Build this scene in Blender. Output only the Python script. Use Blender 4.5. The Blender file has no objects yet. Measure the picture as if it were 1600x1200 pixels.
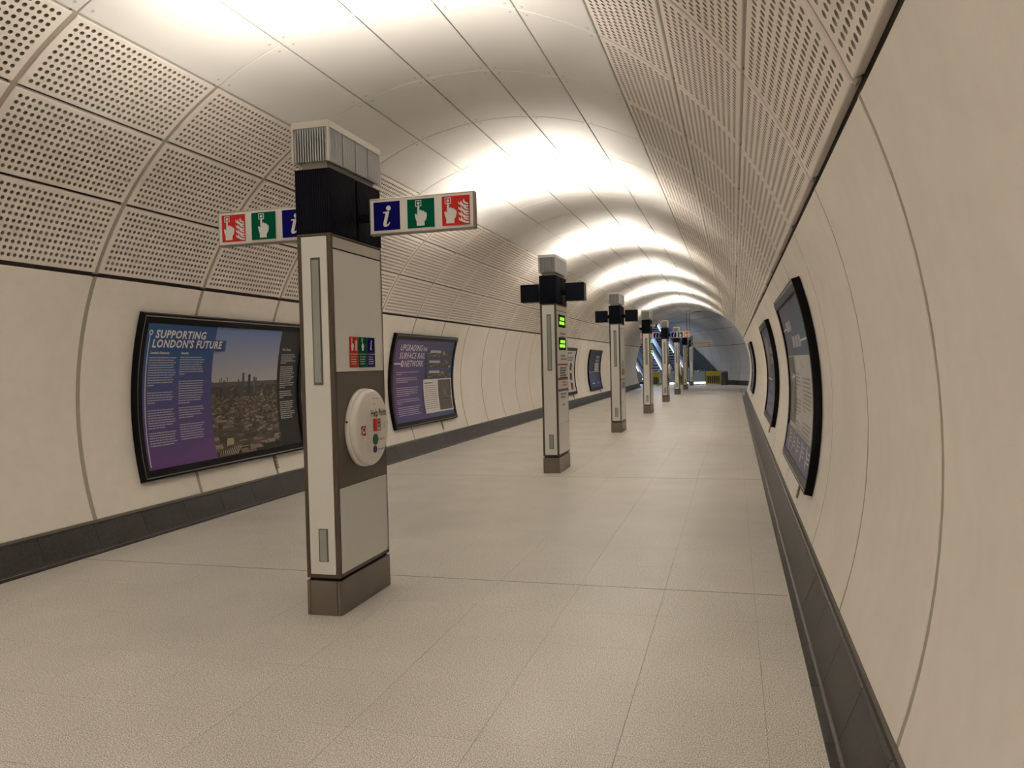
import bpy, bmesh, math, random
from mathutils import Vector, Matrix
from math import sin, cos, pi, radians
random.seed(7)
S = bpy.context.scene
COL = S.collection
# ------------------------------------------------------------------ camera, world, exposure
R, ZC = 3.236, 1.2486                 # tunnel lining radius and centre height
Y0, SP, DA = 4.425, 1.5175, 12.184    # a ring joint, ring pitch, panel pitch in degrees
cd = bpy.data.cameras.new('camera'); cam = bpy.data.objects.new('camera', cd); COL.objects.link(cam)
cd.sensor_width = 36; cd.lens = 1239.17/1600*36; cd.clip_start = .05; cd.clip_end = 300
yaw, pit, rol = .2729, -.0242, -.0243
F = Vector((-sin(yaw)*cos(pit), cos(yaw)*cos(pit), sin(pit))); Rt = Vector((cos(yaw), sin(yaw), 0)); U = Rt.cross(F)
R2 = Rt*cos(rol)+U*sin(rol); U2 = U*cos(rol)-Rt*sin(rol)
m = Matrix((R2, U2, -F)).transposed().to_4x4(); m.translation = (2.5753, 0, 1.6); cam.matrix_world = m
S.camera = cam
w = bpy.data.worlds.new('world'); S.world = w; w.use_nodes = True
w.node_tree.nodes['Background'].inputs[0].default_value = (.8, .85, 1, 1)
w.node_tree.nodes['Background'].inputs[1].default_value = .02
vs = S.view_settings; vs.view_transform = 'Standard'; vs.look = 'None'; vs.gamma = 1; vs.exposure = 0.0
vs.use_curve_mapping = False
LAMP_W = 72; LAMP_RGB = (1, .915, .80)
COLUMN_Y = [4.98+6.7*k for k in range(8)]
CX = -.015
for k in range(-1, 6):                # uplights in the column heads (one more column stands behind the camera)
    l = bpy.data.lights.new('uplight', 'AREA'); l.shape = 'RECTANGLE'; l.size = .08; l.size_y = .66
    l.spread = radians(146); l.energy = LAMP_W*{0: .52, -1: 1.5}.get(k, 1); l.color = LAMP_RGB
    for tilt in (-14, 14):              # two banks of lamps per head, tilted to either side
        o = bpy.data.objects.new('uplight', l); COL.objects.link(o); o.location = (CX+math.copysign(.05, tilt), 4.98+6.7*k, 3.215); o.rotation_euler = (0, pi+radians(tilt), 0)
# frame of the escalator concourse that crosses at the far end
PH = radians(23); PO = Vector((0, 50, 0)); HD = Vector((-sin(PH), cos(PH), 0)); RD = Vector((cos(PH), sin(PH), 0))
def loc(l, s, z=0): return PO+RD*l+HD*s+Vector((0, 0, z))
def lamp(name, p, e, c, size, rot=(0, 0, 0)):
    l = bpy.data.lights.new(name, 'AREA'); l.energy = e; l.color = c; l.size = size
    o = bpy.data.objects.new(name, l); COL.objects.link(o); o.location = p; o.rotation_euler = rot
lamp('concourse_light', loc(0, 6, 4.2), 110, (.95, .96, 1), 1.0)
lamp('concourse_light', loc(.6, -1.5, 4.1), 45, (1, .93, .85), .8)  # added to brighten the direction sign and last columns, no fixture there
lamp('shaft_light', loc(0, 20, 9.2), 500, (.6, .75, 1), 2.0)
lamp('shaft_light', loc(0, 13.5, 5.9), 200, (.6, .75, 1), 1.5)

# ------------------------------------------------------------------ helpers
def lin(c): return tuple((x/12.92 if x <= .04045 else ((x+.055)/1.055)**2.4) for x in c)
def C8(r, g, b): return lin((r/255, g/255, b/255))
MATS = {}
def mat(name, col, rough=.6, metal=0, emis=0, noise=None, bump=None, coat=0, spec=None, vcol=False):
    if name in MATS: return MATS[name]
    m = bpy.data.materials.new(name); m.use_nodes = True; n = m.node_tree; b = n.nodes['Principled BSDF']
    b.inputs['Base Color'].default_value = (*col, 1); b.inputs['Roughness'].default_value = rough
    b.inputs['Metallic'].default_value = metal; b.inputs['Coat Weight'].default_value = coat
    b.inputs['Coat Roughness'].default_value = .05
    if spec is not None: b.inputs['Specular IOR Level'].default_value = spec
    if emis:
        b.inputs['Emission Color'].default_value = (*col, 1); b.inputs['Emission Strength'].default_value = emis
    src = None
    if vcol:
        a = n.nodes.new('ShaderNodeVertexColor'); a.layer_name = 'Col'; n.links.new(a.outputs[0], b.inputs['Base Color']); src = a.outputs[0]
    if noise or bump: geo = n.nodes.new('ShaderNodeNewGeometry')
    if noise:        # list of (scale, amount)
        for i, (sc, am) in enumerate(noise):
            t = n.nodes.new('ShaderNodeTexNoise'); t.inputs['Scale'].default_value = sc; t.inputs['Detail'].default_value = 3
            n.links.new(geo.outputs['Position'], t.inputs['Vector'])
            mr = n.nodes.new('ShaderNodeMapRange'); mr.inputs[1].default_value = .3; mr.inputs[2].default_value = .7
            mr.inputs[3].default_value = 1-am; mr.inputs[4].default_value = 1+am
            n.links.new(t.outputs[0], mr.inputs[0])
            mx = n.nodes.new('ShaderNodeVectorMath'); mx.operation = 'SCALE'
            if src: n.links.new(src, mx.inputs[0])
            else: mx.inputs[0].default_value = col
            n.links.new(mr.outputs[0], mx.inputs['Scale']); src = mx.outputs[0]
        n.links.new(src, b.inputs['Base Color'])
    if bump:
        t = n.nodes.new('ShaderNodeTexNoise'); t.inputs['Scale'].default_value = bump[0]; n.links.new(geo.outputs['Position'], t.inputs['Vector'])
        bp = n.nodes.new('ShaderNodeBump'); bp.inputs['Strength'].default_value = bump[1]; bp.inputs['Distance'].default_value = bump[2]
        n.links.new(t.outputs[0], bp.inputs['Height']); n.links.new(bp.outputs[0], b.inputs['Normal'])
    MATS[name] = m; return m
M_panel = mat('cast_concrete_panel', (.86, .805, .74), .62, noise=[(1.3, .035), (9, .02)], bump=(60, .12, .004))
M_ceil = mat('ceiling_panel_paint', (.72, .705, .68), .5, noise=[(.9, .03)])
M_perf = mat('perforated_panel_paint', (.85, .79, .725), .6, noise=[(2, .03)])
M_gasket = mat('joint_gasket', (.40, .35, .29), .7)
M_back = mat('joint_shadow_gap', (.10, .083, .065), .9)
M_felt = mat('acoustic_felt', (.04, .028, .02), .95)
M_skirt = mat('dark_granite', (.038, .036, .033), .4, spec=.3, noise=[(40, .25), (3, .15)])
M_skirtg = mat('granite_joint', (.17, .15, .125), .7)
M_bronze = mat('bronze_metal', (.20, .175, .145), .38, .6, noise=[(6, .04)])
M_bronze2 = mat('bronze_trim', (.11, .085, .065), .45, .4)
M_trimlt = mat('trim_steel', (.52, .49, .44), .35, .25)
M_white = mat('white_enamel', (.83, .83, .79), .25, coat=.3)
M_glass = mat('pale_green_glass', (.70, .70, .665), .08, coat=.8)
M_slot = mat('slot_glass', (.36, .39, .36), .12)
M_slotf = mat('slot_frame', (.12, .105, .088), .5)
M_band = mat('brown_band', (.125, .103, .077), .42, .3)
M_black = mat('black_louvre', (.0045, .0055, .012), .6, spec=.12)
M_gloss = mat('black_gloss', (.004, .004, .005), .36, spec=.14)
M_fin = mat('aluminium_fin', (.46, .475, .49), .4, .3)
M_cap = mat('light_grey_cap', (.62, .59, .54), .5)
M_helpw = mat('help_white', (.84, .80, .74), .3, coat=.4)
M_print = mat('printed_sheet', (1, 1, 1), .45, vcol=True, coat=.1, spec=.3)
M_matt = mat('printed_vinyl', (1, 1, 1), .6, vcol=True, spec=.05)
M_led = mat('led_green', (.38, 1, .06), .5, emis=1.3)
M_lens = mat('lamp_lens', (1, .9, .75), .5, emis=6)
M_grout = mat('floor_grout', (.33, .30, .265), .8)

def floor_mat():
    m = bpy.data.materials.new('terrazzo'); m.use_nodes = True; n = m.node_tree; b = n.nodes['Principled BSDF']; L = n.links
    geo = n.nodes.new('ShaderNodeNewGeometry'); oi = n.nodes.new('ShaderNodeObjectInfo')
    def nz(sc, det=2):
        t = n.nodes.new('ShaderNodeTexNoise'); t.inputs['Scale'].default_value = sc; t.inputs['Detail'].default_value = det
        L.new(geo.outputs['Position'], t.inputs['Vector']); return t.outputs[0]
    def rng(v, a, b_, c, d):
        r = n.nodes.new('ShaderNodeMapRange'); [r.inputs.__getitem__(i) for i in range(5)]
        r.inputs[1].default_value = a; r.inputs[2].default_value = b_; r.inputs[3].default_value = c; r.inputs[4].default_value = d
        L.new(v, r.inputs[0]); return r.outputs[0]
    def mul(a, b_):
        x = n.nodes.new('ShaderNodeMath'); x.operation = 'MULTIPLY'; L.new(a, x.inputs[0]); L.new(b_, x.inputs[1]); return x.outputs[0]
    add = n.nodes.new('ShaderNodeMath'); add.operation = 'ADD'; L.new(geo.outputs['Random Per Island'], add.inputs[0]); L.new(oi.outputs['Random'], add.inputs[1])
    fr = n.nodes.new('ShaderNodeMath'); fr.operation = 'FRACT'; L.new(add.outputs[0], fr.inputs[0])
    v = mul(rng(nz(165, 1), .36, .64, .50, 1.48), rng(nz(1.1, 4), .3, .7, .93, 1.06))
    v = mul(v, rng(fr.outputs[0], 0, 1, .985, 1.015)); v = mul(v, rng(nz(45, 2), .3, .7, .94, 1.06))
    sc = n.nodes.new('ShaderNodeVectorMath'); sc.operation = 'SCALE'; sc.inputs[0].default_value = (.65, .61, .555); L.new(v, sc.inputs['Scale'])
    L.new(sc.outputs[0], b.inputs['Base Color'])
    b.inputs['Roughness'].default_value = .36
    L.new(rng(nz(2.5, 4), .3, .7, .30, .44), b.inputs['Roughness'])
    return m
M_floor = floor_mat()

def link(name, me, parent=None, mats=None):
    o = bpy.data.objects.new(name, me); COL.objects.link(o)
    if parent is not None: o.parent = parent
    if mats:
        for x in (mats if isinstance(mats, (list, tuple)) else [mats]): me.materials.append(x)
    return o
def mesh(name, V, Fc, smooth=False):
    me = bpy.data.meshes.new(name); me.from_pydata(V, [], Fc); me.validate(); me.update()
    if smooth: me.polygons.foreach_set('use_smooth', [True]*len(me.polygons))
    return me
def empty(name, p, rz=0):
    o = bpy.data.objects.new(name, None); COL.objects.link(o); o.location = p; o.rotation_euler = (0, 0, rz); o.empty_display_size = .1; return o
def tag(o, label, cat, group=None):
    o['label'] = label; o['category'] = cat
    if group: o['group'] = group
    return o
class B:
    """mesh collector"""
    def __init__(s): s.V = []; s.F = []; s.M = []; s.mi = 0
    def add(s, V, Fc):
        n = len(s.V); s.V += [tuple(v) for v in V]; s.F += [tuple(i+n for i in f) for f in Fc]; s.M += [s.mi]*len(Fc); return s
    def box(s, x0, x1, y0, y1, z0, z1):
        return s.add([(x0, y0, z0), (x1, y0, z0), (x1, y1, z0), (x0, y1, z0), (x0, y0, z1), (x1, y0, z1), (x1, y1, z1), (x0, y1, z1)],
                     [(0, 3, 2, 1), (4, 5, 6, 7), (0, 1, 5, 4), (1, 2, 6, 5), (2, 3, 7, 6), (3, 0, 4, 7)])
    def bar(s, a, b, wx, wz, up=Vector((0, 0, 1))):
        a = Vector(a); b = Vector(b); d = (b-a).normalized(); x = d.cross(up)
        if x.length < 1e-4: x = d.cross(Vector((1, 0, 0)))
        x.normalize(); z = x.cross(d)
        P = [p+x*i*wx/2+z*j*wz/2 for p in (a, b) for i, j in ((-1, -1), (1, -1), (1, 1), (-1, 1))]
        return s.add(P, [(0, 3, 2, 1), (4, 5, 6, 7), (0, 1, 5, 4), (1, 2, 6, 5), (2, 3, 7, 6), (3, 0, 4, 7)])
    def tube(s, a, b, r, n=10, r2=None):
        a = Vector(a); b = Vector(b); d = (b-a).normalized(); x = d.cross(Vector((0, 0, 1)))
        if x.length < 1e-4: x = Vector((1, 0, 0))
        x.normalize(); z = x.cross(d); r2 = r if r2 is None else r2
        P = [p+(x*cos(2*pi*i/n)+z*sin(2*pi*i/n))*q for p, q in ((a, r), (b, r2)) for i in range(n)]
        return s.add(P, [(i, (i+1) % n, n+(i+1) % n, n+i) for i in range(n)]+[tuple(reversed(range(n))), tuple(range(n, 2*n))])
    def prism(s, pts, z0, z1):      # outline in xy extruded in z
        n = len(pts)
        return s.add([(x, y, z0) for x, y in pts]+[(x, y, z1) for x, y in pts],
                     [(i, (i+1) % n, n+(i+1) % n, n+i) for i in range(n)]+[tuple(reversed(range(n))), tuple(range(n, 2*n))])
    def prof(s, pts, y0, y1):       # outline in xz extruded along y
        n = len(pts)
        return s.add([(x, y0, z) for x, z in pts]+[(x, y1, z) for x, z in pts],
                     [(i, (i+1) % n, n+(i+1) % n, n+i) for i in range(n)]+[tuple(reversed(range(n))), tuple(range(n, 2*n))])
    def mesh(s, name, mats=None, smooth=False, bevel=0):
        me = mesh(name, s.V, s.F, smooth)
        if any(s.M): me.polygons.foreach_set('material_index', s.M)
        if mats:
            for x in (mats if isinstance(mats, (list, tuple)) else [mats]): me.materials.append(x)
        bm = bmesh.new(); bm.from_mesh(me)
        if bevel: bmesh.ops.bevel(bm, geom=list(bm.edges), offset=bevel, segments=1, affect='EDGES', clamp_overlap=True)
        bmesh.ops.recalc_face_normals(bm, faces=bm.faces); bm.to_mesh(me); bm.free()
        return me
    def obj(s, name, mats, parent=None, smooth=False, bevel=0):
        return link(name, s.mesh(name, mats, smooth, bevel), parent)

# planes where the tunnel opens into the escalator concourse
TA = (1+cos(PH))/sin(PH); TB = (1-cos(PH))/sin(PH)
def fA(x, y): return (y-50)+TA*x
def fB(x, y): return (y-50)-TB*x
nA = Vector((TA, 1, 0)).normalized(); nB = Vector((-TB, 1, 0)).normalized()
def cut_tunnel(o):
    """trim a tunnel piece at the opening; returns False when nothing is left"""
    M = Matrix.LocRotScale(o.location, o.rotation_euler, None)
    P = [M @ v.co for v in o.data.vertices]
    a = [fA(p.x, p.y) for p in P]; b = [fB(p.x, p.y) for p in P]
    if max(a) < 0 and max(b) < 0: return True
    if min(a) > 0 or min(b) > 0:
        bpy.data.objects.remove(o); return False
    o.data = o.data.copy(); bm = bmesh.new(); bm.from_mesh(o.data); I = M.inverted()
    for n_ in (nA, nB):
        bmesh.ops.bisect_plane(bm, geom=bm.verts[:]+bm.edges[:]+bm.faces[:], plane_co=I @ PO, plane_no=I.to_3x3() @ n_, clear_outer=True)
    bm.to_mesh(o.data); n = len(bm.faces); bm.free()
    if n == 0: bpy.data.objects.remove(o); return False
    return True

# ------------------------------------------------------------------ setting: floor
floor = link('floor', B().box(-3.3, 3.3, -12.3, 62, -.25, -.006).mesh('floor'), None, M_grout); floor['kind'] = 'structure'
XE = [-2.912]+[2.685-.6*k for k in range(9, -1, -1)]+[2.912]
TY = .607; TY0 = 4.992
def tilemesh(wd):
    g = .0009
    return B().box(-wd/2+g, wd/2-g, g, TY-g, -.03, 0).mesh('floor_tile', M_floor)
TM = {}
far = B()
def far_tile(x0, x1, y0, y1):
    g = .0013; far.add([(x0+g, y0+g, 0), (x1-g, y0+g, 0), (x1-g, y1-g, 0), (x0+g, y1-g, 0)], [(0, 1, 2, 3)])
rows = list(range(-27, 94))
for r_ in rows:
    y = TY0+TY*r_
    for i in range(len(XE)-1):
        wd = XE[i+1]-XE[i]
        if -4 <= r_ < 23:
            k = round(wd, 3)
            if k not in TM: TM[k] = tilemesh(wd)
            o = link('floor_tile', TM[k], floor); o.location = ((XE[i]+XE[i+1])/2, y, 0)
        else: far_tile(XE[i], XE[i+1], y, y+TY)
o = far.obj('floor_tile_field', M_floor, floor); o['kind'] = 'stuff'
# movement joint strips across the floor
for yy in (5.6, 10.96):
    B().box(-2.9, 2.9, yy-.004, yy+.004, -.01, .0006).obj('movement_joint', mat('joint_sealant', (.15, .135, .11), .7), floor)

# ------------------------------------------------------------------ setting: skirting of granite tiles with a cove
prof = [(2.908, -.01), (2.912, .006), (2.95, .009), (2.962, .013), (2.968, .026), (2.978, .05), (3.052, .232), (3.056, .246), (3.064, .252), (3.076, .252), (3.08, .24), (3.08, -.01)]
bt = {}
for side, sg in (('left', -1), ('right', 1)):
    root = B().prof([(sg*x, z) for x, z in [(2.914, -.02), (2.915, .002), (2.953, .006), (2.973, .026), (2.983, .05), (3.056, .229), (3.061, .247), (3.067, .2505), (3.078, .2515), (3.084, .2705), (3.2, .2705), (3.2, -.02)]], -12, 51 if sg < 0 else 35).obj('baseboard_'+side, M_skirtg)
    root['kind'] = 'structure'
    me = B().prof([(sg*x, z) for x, z in prof], .0022, TY-.0022).mesh('skirting_tile', M_skirt)
    for r_ in range(-12, 74):
        o = link('skirting_tile', me, root); o.location = (0, 3.457+TY*r_, 0); cut_tunnel(o)
    cut_tunnel(root)

# ------------------------------------------------------------------ setting: lining panels
ceiling = empty('ceiling', (0, 0, 0)); ceiling['kind'] = 'structure'
wl = empty('wall_left', (0, 0, 0)); wl['kind'] = 'structure'
wr = empty('wall_right', (0, 0, 0)); wr['kind'] = 'structure'
def P3(a, y, r=R): return (r*cos(a), y, r*sin(a))
def shell_panel(a0, a1, ga0, ga1, gy, na, depth=.03, bev=.004):
    """plain curved panel between two angles (radians), gaps given in metres"""
    a0 = a0+ga0/R; a1 = a1-ga1/R; y0 = gy; y1 = SP-gy; V = []; Fc = []
    As = [a0, a0+bev/R]+[a0+(a1-a0)*i/na for i in range(1, na)]+[a1-bev/R, a1]
    n = len(As)
    for j, (y, rr) in enumerate(((y0, R+depth), (y0, R+bev), (y0+bev, R), (y1-bev, R), (y1, R+bev), (y1, R+depth))):
        for i, a in enumerate(As):
            r2 = rr
            if i in (0, n-1) and j in (2, 3): r2 = R+bev
            V.append(P3(a, y, r2))
    for j in range(5):
        for i in range(n-1): Fc.append((j*n+i, j*n+i+1, (j+1)*n+i+1, (j+1)*n+i))
    b = len(V)
    for i, a in ((0, a0), (n-1, a1)):
        k = len(V); V += [P3(a, y0, R+depth), P3(a, y1, R+depth)]
        Fc.append((n+i, 2*n+i, 3*n+i, 4*n+i, k+1, k))
    return V, Fc
def pmesh(name, V, Fc, mt, fix=False):
    b = B().add(V, Fc)
    return b
H = radians(DA/2)
def arcdisc(b, a, y, r, rr):
    n = 10; c = P3(a, y, rr); V = [P3(a+r*cos(2*pi*i/n)/R, y+r*sin(2*pi*i/n), rr) for i in range(n)]
    W = [P3(a+r*cos(2*pi*i/n)/R, y+r*sin(2*pi*i/n), R) for i in range(n)]
    b.add(V+W, [tuple(range(n))]+[(i, (i+1) % n, n+(i+1) % n, n+i) for i in range(n)])
# plain ceiling panel
b = B(); b.add(*shell_panel(pi/2-H, pi/2+H, .006, .006, .006, 10))
b.mi = 1
for aa in (-1, 1):
    for yy in (.075, SP-.075): arcdisc(b, pi/2+aa*(H-.07/R), yy, .013, R-.0015)
ME_plain = b.mesh('ceiling_panel', [M_ceil, mat('fixing_cap', (.5, .47, .42), .4)])
# perforated panel: 25 x 11 blind holes on acoustic felt
def perforated():
    b = B(); NX, NY = 25, 11; pt = .0555; rh = .0172
    gy = .022; ga = .013
    y0 = gy; y1 = SP-gy; aL = pi/2-H+ga/R; aH = pi/2+H-ga/R
    ys = SP/2-NX*pt/2; as_ = pi/2-NY*pt/2/R; dp = pt/R
    for j in range(NY):
        for i in range(NX):
            cy = ys+(i+.5)*pt; ca = as_+(j+.5)*dp
            sq = [(-1, -1), (0, -1), (1, -1), (1, 0), (1, 1), (0, 1), (-1, 1), (-1, 0)]
            V = [P3(ca+q*dp/2, cy+p*pt/2) for p, q in sq]
            dirs = [(p/math.hypot(p, q), q/math.hypot(p, q)) for p, q in sq]
            V += [P3(ca+q*rh/R, cy+p*rh) for p, q in dirs]
            V += [P3(ca+q*rh*.88/R, cy+p*rh*.88, R+.030) for p, q in dirs]
            b.mi = 0; b.add(V[:16], [(k, (k+1) % 8, 8+(k+1) % 8, 8+k) for k in range(8)])
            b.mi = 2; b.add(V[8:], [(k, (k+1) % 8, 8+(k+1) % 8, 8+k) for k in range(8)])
            b.mi = 1; b.add(V[16:], [tuple(range(8))])
    b.mi = 0
    ye = ys+NX*pt; ae = as_+NY*dp; bev = .004
    AA = [as_+k*dp/2 for k in range(2*NY+1)]
    full = [aL, aL+bev/R]+AA+[aH-bev/R, aH]
    def strip(al, yl, rf):
        n = len(al); V = [P3(a, y, rf(a, y)) for y in yl for a in al]
        b.add(V, [(j*n+i, j*n+i+1, (j+1)*n+i+1, (j+1)*n+i) for j in range(len(yl)-1) for i in range(n-1)])
    def rf(a, y): return R+bev if (a in (aL, aH) or y in (y0, y1)) else R
    strip(full, [y0, y0+bev, ys], rf); strip(full, [ye, y1-bev, y1], rf)
    strip([aL, aL+bev/R, as_], [ys, ye], rf); strip([ae, aH-bev/R, aH], [ys, ye], rf)
    D = R+.04
    V = [P3(a, y0, R+bev) for a in full]+[P3(a, y0, D) for a in full]; n = len(full)
    b.add(V, [(i, i+1, n+i+1, n+i) for i in range(n-1)])
    V = [P3(a, y1, R+bev) for a in full]+[P3(a, y1, D) for a in full]
    b.add(V, [(i, i+1, n+i+1, n+i) for i in range(n-1)])
    for a in (aL, aH): b.add([P3(a, y0, R+bev), P3(a, y1, R+bev), P3(a, y1, D), P3(a, y0, D)], [(0, 1, 2, 3)])
    me = mesh('perforated_panel', b.V, b.F); me.polygons.foreach_set('material_index', b.M)
    me.materials.append(M_perf); me.materials.append(M_felt); me.materials.append(mat('hole_side_shade', (.38, .32, .26), .8))  # hole sides coloured darker than the panel to deepen the shade inside
    bm = bmesh.new(); bm.from_mesh(me); bmesh.ops.remove_doubles(bm, verts=bm.verts, dist=1e-5)
    bmesh.ops.recalc_face_normals(bm, faces=bm.faces)
    bmesh.ops.reverse_faces(bm, faces=[f for f in bm.faces]) if sum(1 for f in bm.faces if f.normal.z > 0) > len(bm.faces)/2 else None
    bm.to_mesh(me); bm.free(); return me
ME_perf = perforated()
AT = pi/2-5.5*2*H        # angle of the seam between wall and vault
AB = math.asin((.272-ZC)/R)
V, Fc = shell_panel(AB, AT, 0, .040, .024, 16); ME_wr = B().add(V, Fc).mesh('wall_panel', M_panel)
V, Fc = shell_panel(pi-AT, pi-AB, .030, 0, .024, 16); ME_wl = B().add(V, Fc).mesh('wall_panel', M_panel)
# joint strip behind each ring joint, in the vault and in the walls
def annulus(a0, a1, w_, rr, n=40, ):
    V = []
    for i in range(n+1):
        a = a0+(a1-a0)*i/n; V += [P3(a, -w_, rr), P3(a, w_, rr), P3(a, w_, rr+.012), P3(a, -w_, rr+.012)]
    Fc = [(4*i+k, 4*i+(k+1) % 4, 4*i+4+(k+1) % 4, 4*i+4+k) for i in range(n) for k in range(4)]
    return B().add(V, Fc+[(0, 3, 2, 1), (4*n, 4*n+1, 4*n+2, 4*n+3)])
ME_js = annulus(AT, pi-AT, .035, R+.010, 48).mesh('joint_strip', M_gasket)
ME_jr = annulus(AB, AT-.011, .036, R+.0045, 20).mesh('joint_strip', M_gasket)
ME_jl = annulus(pi-AT+.009, pi-AB, .036, R+.0045, 20).mesh('joint_strip', M_gasket)
KR = range(-5, 31)
for k in KR:
    yk = Y0+SP*k
    for j in range(11):
        beta = (5-j)*2*H*-1
        kind = 3 <= j <= 7
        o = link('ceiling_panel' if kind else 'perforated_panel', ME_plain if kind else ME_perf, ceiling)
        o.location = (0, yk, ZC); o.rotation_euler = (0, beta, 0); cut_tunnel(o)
    o = link('wall_panel', ME_wr, wr); o.location = (0, yk, ZC); cut_tunnel(o)
    o = link('wall_panel', ME_wl, wl); o.location = (0, yk, ZC); cut_tunnel(o)
    for me, par in ((ME_js, ceiling), (ME_jr, wr), (ME_jl, wl)):
        o = link('joint_strip', me, par); o.location = (0, yk, ZC); cut_tunnel(o)
# dark lining behind the panels
def lining(a0, a1, y0, y1, rr, n, ny, name, mt, parent):
    V = [P3(a0+(a1-a0)*i/n, y0+(y1-y0)*j/ny, rr) for j in range(ny+1) for i in range(n+1)]
    Fc = [(j*(n+1)+i, j*(n+1)+i+1, (j+1)*(n+1)+i+1, (j+1)*(n+1)+i) for j in range(ny) for i in range(n)]
    o = B().add(V, Fc).obj(name, mt, parent); o.location = (0, 0, ZC); cut_tunnel(o); return o
AF = math.asin((-.2-ZC)/(R+.055))
lining(AF, AT, -3.2, 52, R+.055, 16, 30, 'lining', M_back, wr)
lining(pi-AT, pi-AF, -3.2, 52, R+.055, 16, 30, 'lining', M_back, wl)
lining(AT, pi-AT, -3.2, 52, R+.055, 40, 30, 'lining', M_back, ceiling)
back = empty('wall_back', (0, 0, 0)); back['kind'] = 'structure'
lining(AF, pi-AF, -12, -3.16, R+.02, 48, 1, 'tunnel_lining', M_panel, back)
B().box(-3.3, 3.3, -12.2, -12, -.25, 4.6).obj('end_wall', M_panel, back)

# ------------------------------------------------------------------ setting: concourse at the far end
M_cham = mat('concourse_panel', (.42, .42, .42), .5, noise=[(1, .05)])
wf = empty('wall_far', (0, 0, 0)); wf['kind'] = 'structure'
def keep_ch(o):
    P = [v.co for v in o.data.vertices]
    if all(fA(p.x, p.y) > 0 for p in P) or all(fB(p.x, p.y) > 0 for p in P): return
    bm = bmesh.new(); bm.from_mesh(o.data)
    for n_ in (nA, nB): bmesh.ops.bisect_plane(bm, geom=bm.verts[:]+bm.edges[:]+bm.faces[:], plane_co=PO, plane_no=n_)
    kill = [f for f in bm.faces if fA(*f.calc_center_median().xy) < 1e-3 and fB(*f.calc_center_median().xy) < 1e-3]
    bmesh.ops.delete(bm, geom=kill, context='FACES'); bm.to_mesh(o.data); n = len(bm.faces); bm.free()
    if not n: bpy.data.objects.remove(o)
def chamber_patch(a0, a1, s0, s1, rr, name, mt, n=6, g=.018):
    V = []; a0 += g/R; a1 -= g/R; s0 += g; s1 -= g
    for r_ in (rr, rr+.03):
        for s_ in (s0, s1):
            for i in range(n+1):
                a = a0+(a1-a0)*i/n; p = loc(r_*cos(a), s_, ZC+r_*sin(a)); V.append(tuple(p))
    q = n+1; Fc = [(i, i+1, q+i+1, q+i) for i in range(n)]+[(2*q+i, 3*q+i, 3*q+i+1, 2*q+i+1) for i in range(n)]
    Fc += [(i, 2*q+i, 2*q+i+1, i+1) for i in range(n)]+[(q+i, q+i+1, 3*q+i+1, 3*q+i) for i in range(n)]
    Fc += [(0, q, 3*q, 2*q), (n, 2*q+n, 3*q+n, q+n)]
    o = B().add(V, Fc).obj(name, mt, wf); keep_ch(o)
SEND = 9.0
bands = [AB, AT, AT+4*H, AT+8*H, AT+12*H, AT+16*H, AT+20*H-.0, pi-AT, pi-AB]
bands = [AB]+[AT+i*(pi-2*AT)/6 for i in range(7)]+[pi-AB]
SS = [-15, -12, -9, -6, -3, 0, 1.5, 3, 4.5, 6, 7.5, SEND]
for i in range(len(SS)-1):
    for j in range(len(bands)-1):
        if SS[i] < 0 and bands[j] > 1.5: continue
        chamber_patch(bands[j], bands[j+1], SS[i], SS[i+1], R, 'concourse_panel', M_cham)
# concourse floor, skirting and closing walls
V = [loc(l, s, -.006) for l, s in ((-3, -15), (3.05, -15), (3.05, SEND+3), (-3.05, SEND+3))]
cf = B()
cf.add([(3.0, 33, -.0005), tuple(loc(3.0, -14, -.0005)), tuple(loc(3.0, SEND+4, -.0005)), tuple(loc(-3.0, SEND+4, -.0005)), tuple(loc(-3.0, -.1, -.0005)), (-2.9, 49.3, -.0005), (2.9, 49.3, -.0005)], [(0, 1, 2, 6), (6, 2, 3, 4, 5)])
cf.obj('concourse_floor', M_floor, floor)
sk = B(); sk.bar(loc(3.03, -15, .13), loc(3.03, 5, .13), .12, .26); sk.bar(loc(-3.03, .8, .13), loc(-3.03, SEND, .13), .12, .26)
sk.obj('concourse_skirting', M_skirt, wf)
B().bar(loc(-1, -15, 2), loc(4.5, -15, 2), .2, 7).obj('concourse_end', M_cham, wf)

# escalator shaft : inclined tube rising at 30 degrees, entered through a flared blue-grey collar
INC = radians(30)
def shp(l, d, z):      # lateral, distance along the incline, height above it
    return loc(l, SEND+.4+d*cos(INC)-z*sin(INC), 1.2+d*sin(INC)+z*cos(INC))
M_shaft = mat('shaft_navy', (.05, .075, .16), .5)
n = 28; q = n+1
def outline(i, k): a = radians(-30)+radians(240)*i/n; return k*cos(a), sin(a)
V = []
for d, k in ((.3, 2.75), (6, 2.75), (14, 2.75), (30, 2.75)):
    for i in range(q): c_, s_ = outline(i, k); V.append(tuple(shp(c_, d, 1.1+2.5*s_)))
B().add(V, [(j*q+i, j*q+i+1, (j+1)*q+i+1, (j+1)*q+i) for j in range(3) for i in range(n)]).obj('shaft_lining', M_shaft, wf)
V = []
for i in range(q):
    c_, s_ = outline(i, 2.75); V.append(tuple(shp(c_, .35, 1.1+2.5*s_))); c_, s_ = outline(i, R+.02); V.append(tuple(loc(c_, SEND-1.6, ZC+(R+.02)*s_)))
B().add(V, [(2*i, 2*i+1, 2*i+3, 2*i+2) for i in range(n)]).obj('shaft_collar', mat('collar_blue_grey', (.32, .38, .47), .45), wf)
B().add([tuple(shp(l, 30, z)) for l, z in ((-4, -2), (4, -2), (4, 6), (-4, 6))], [(0, 1, 2, 3)]).obj('shaft_end', M_shaft, wf)
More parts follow.
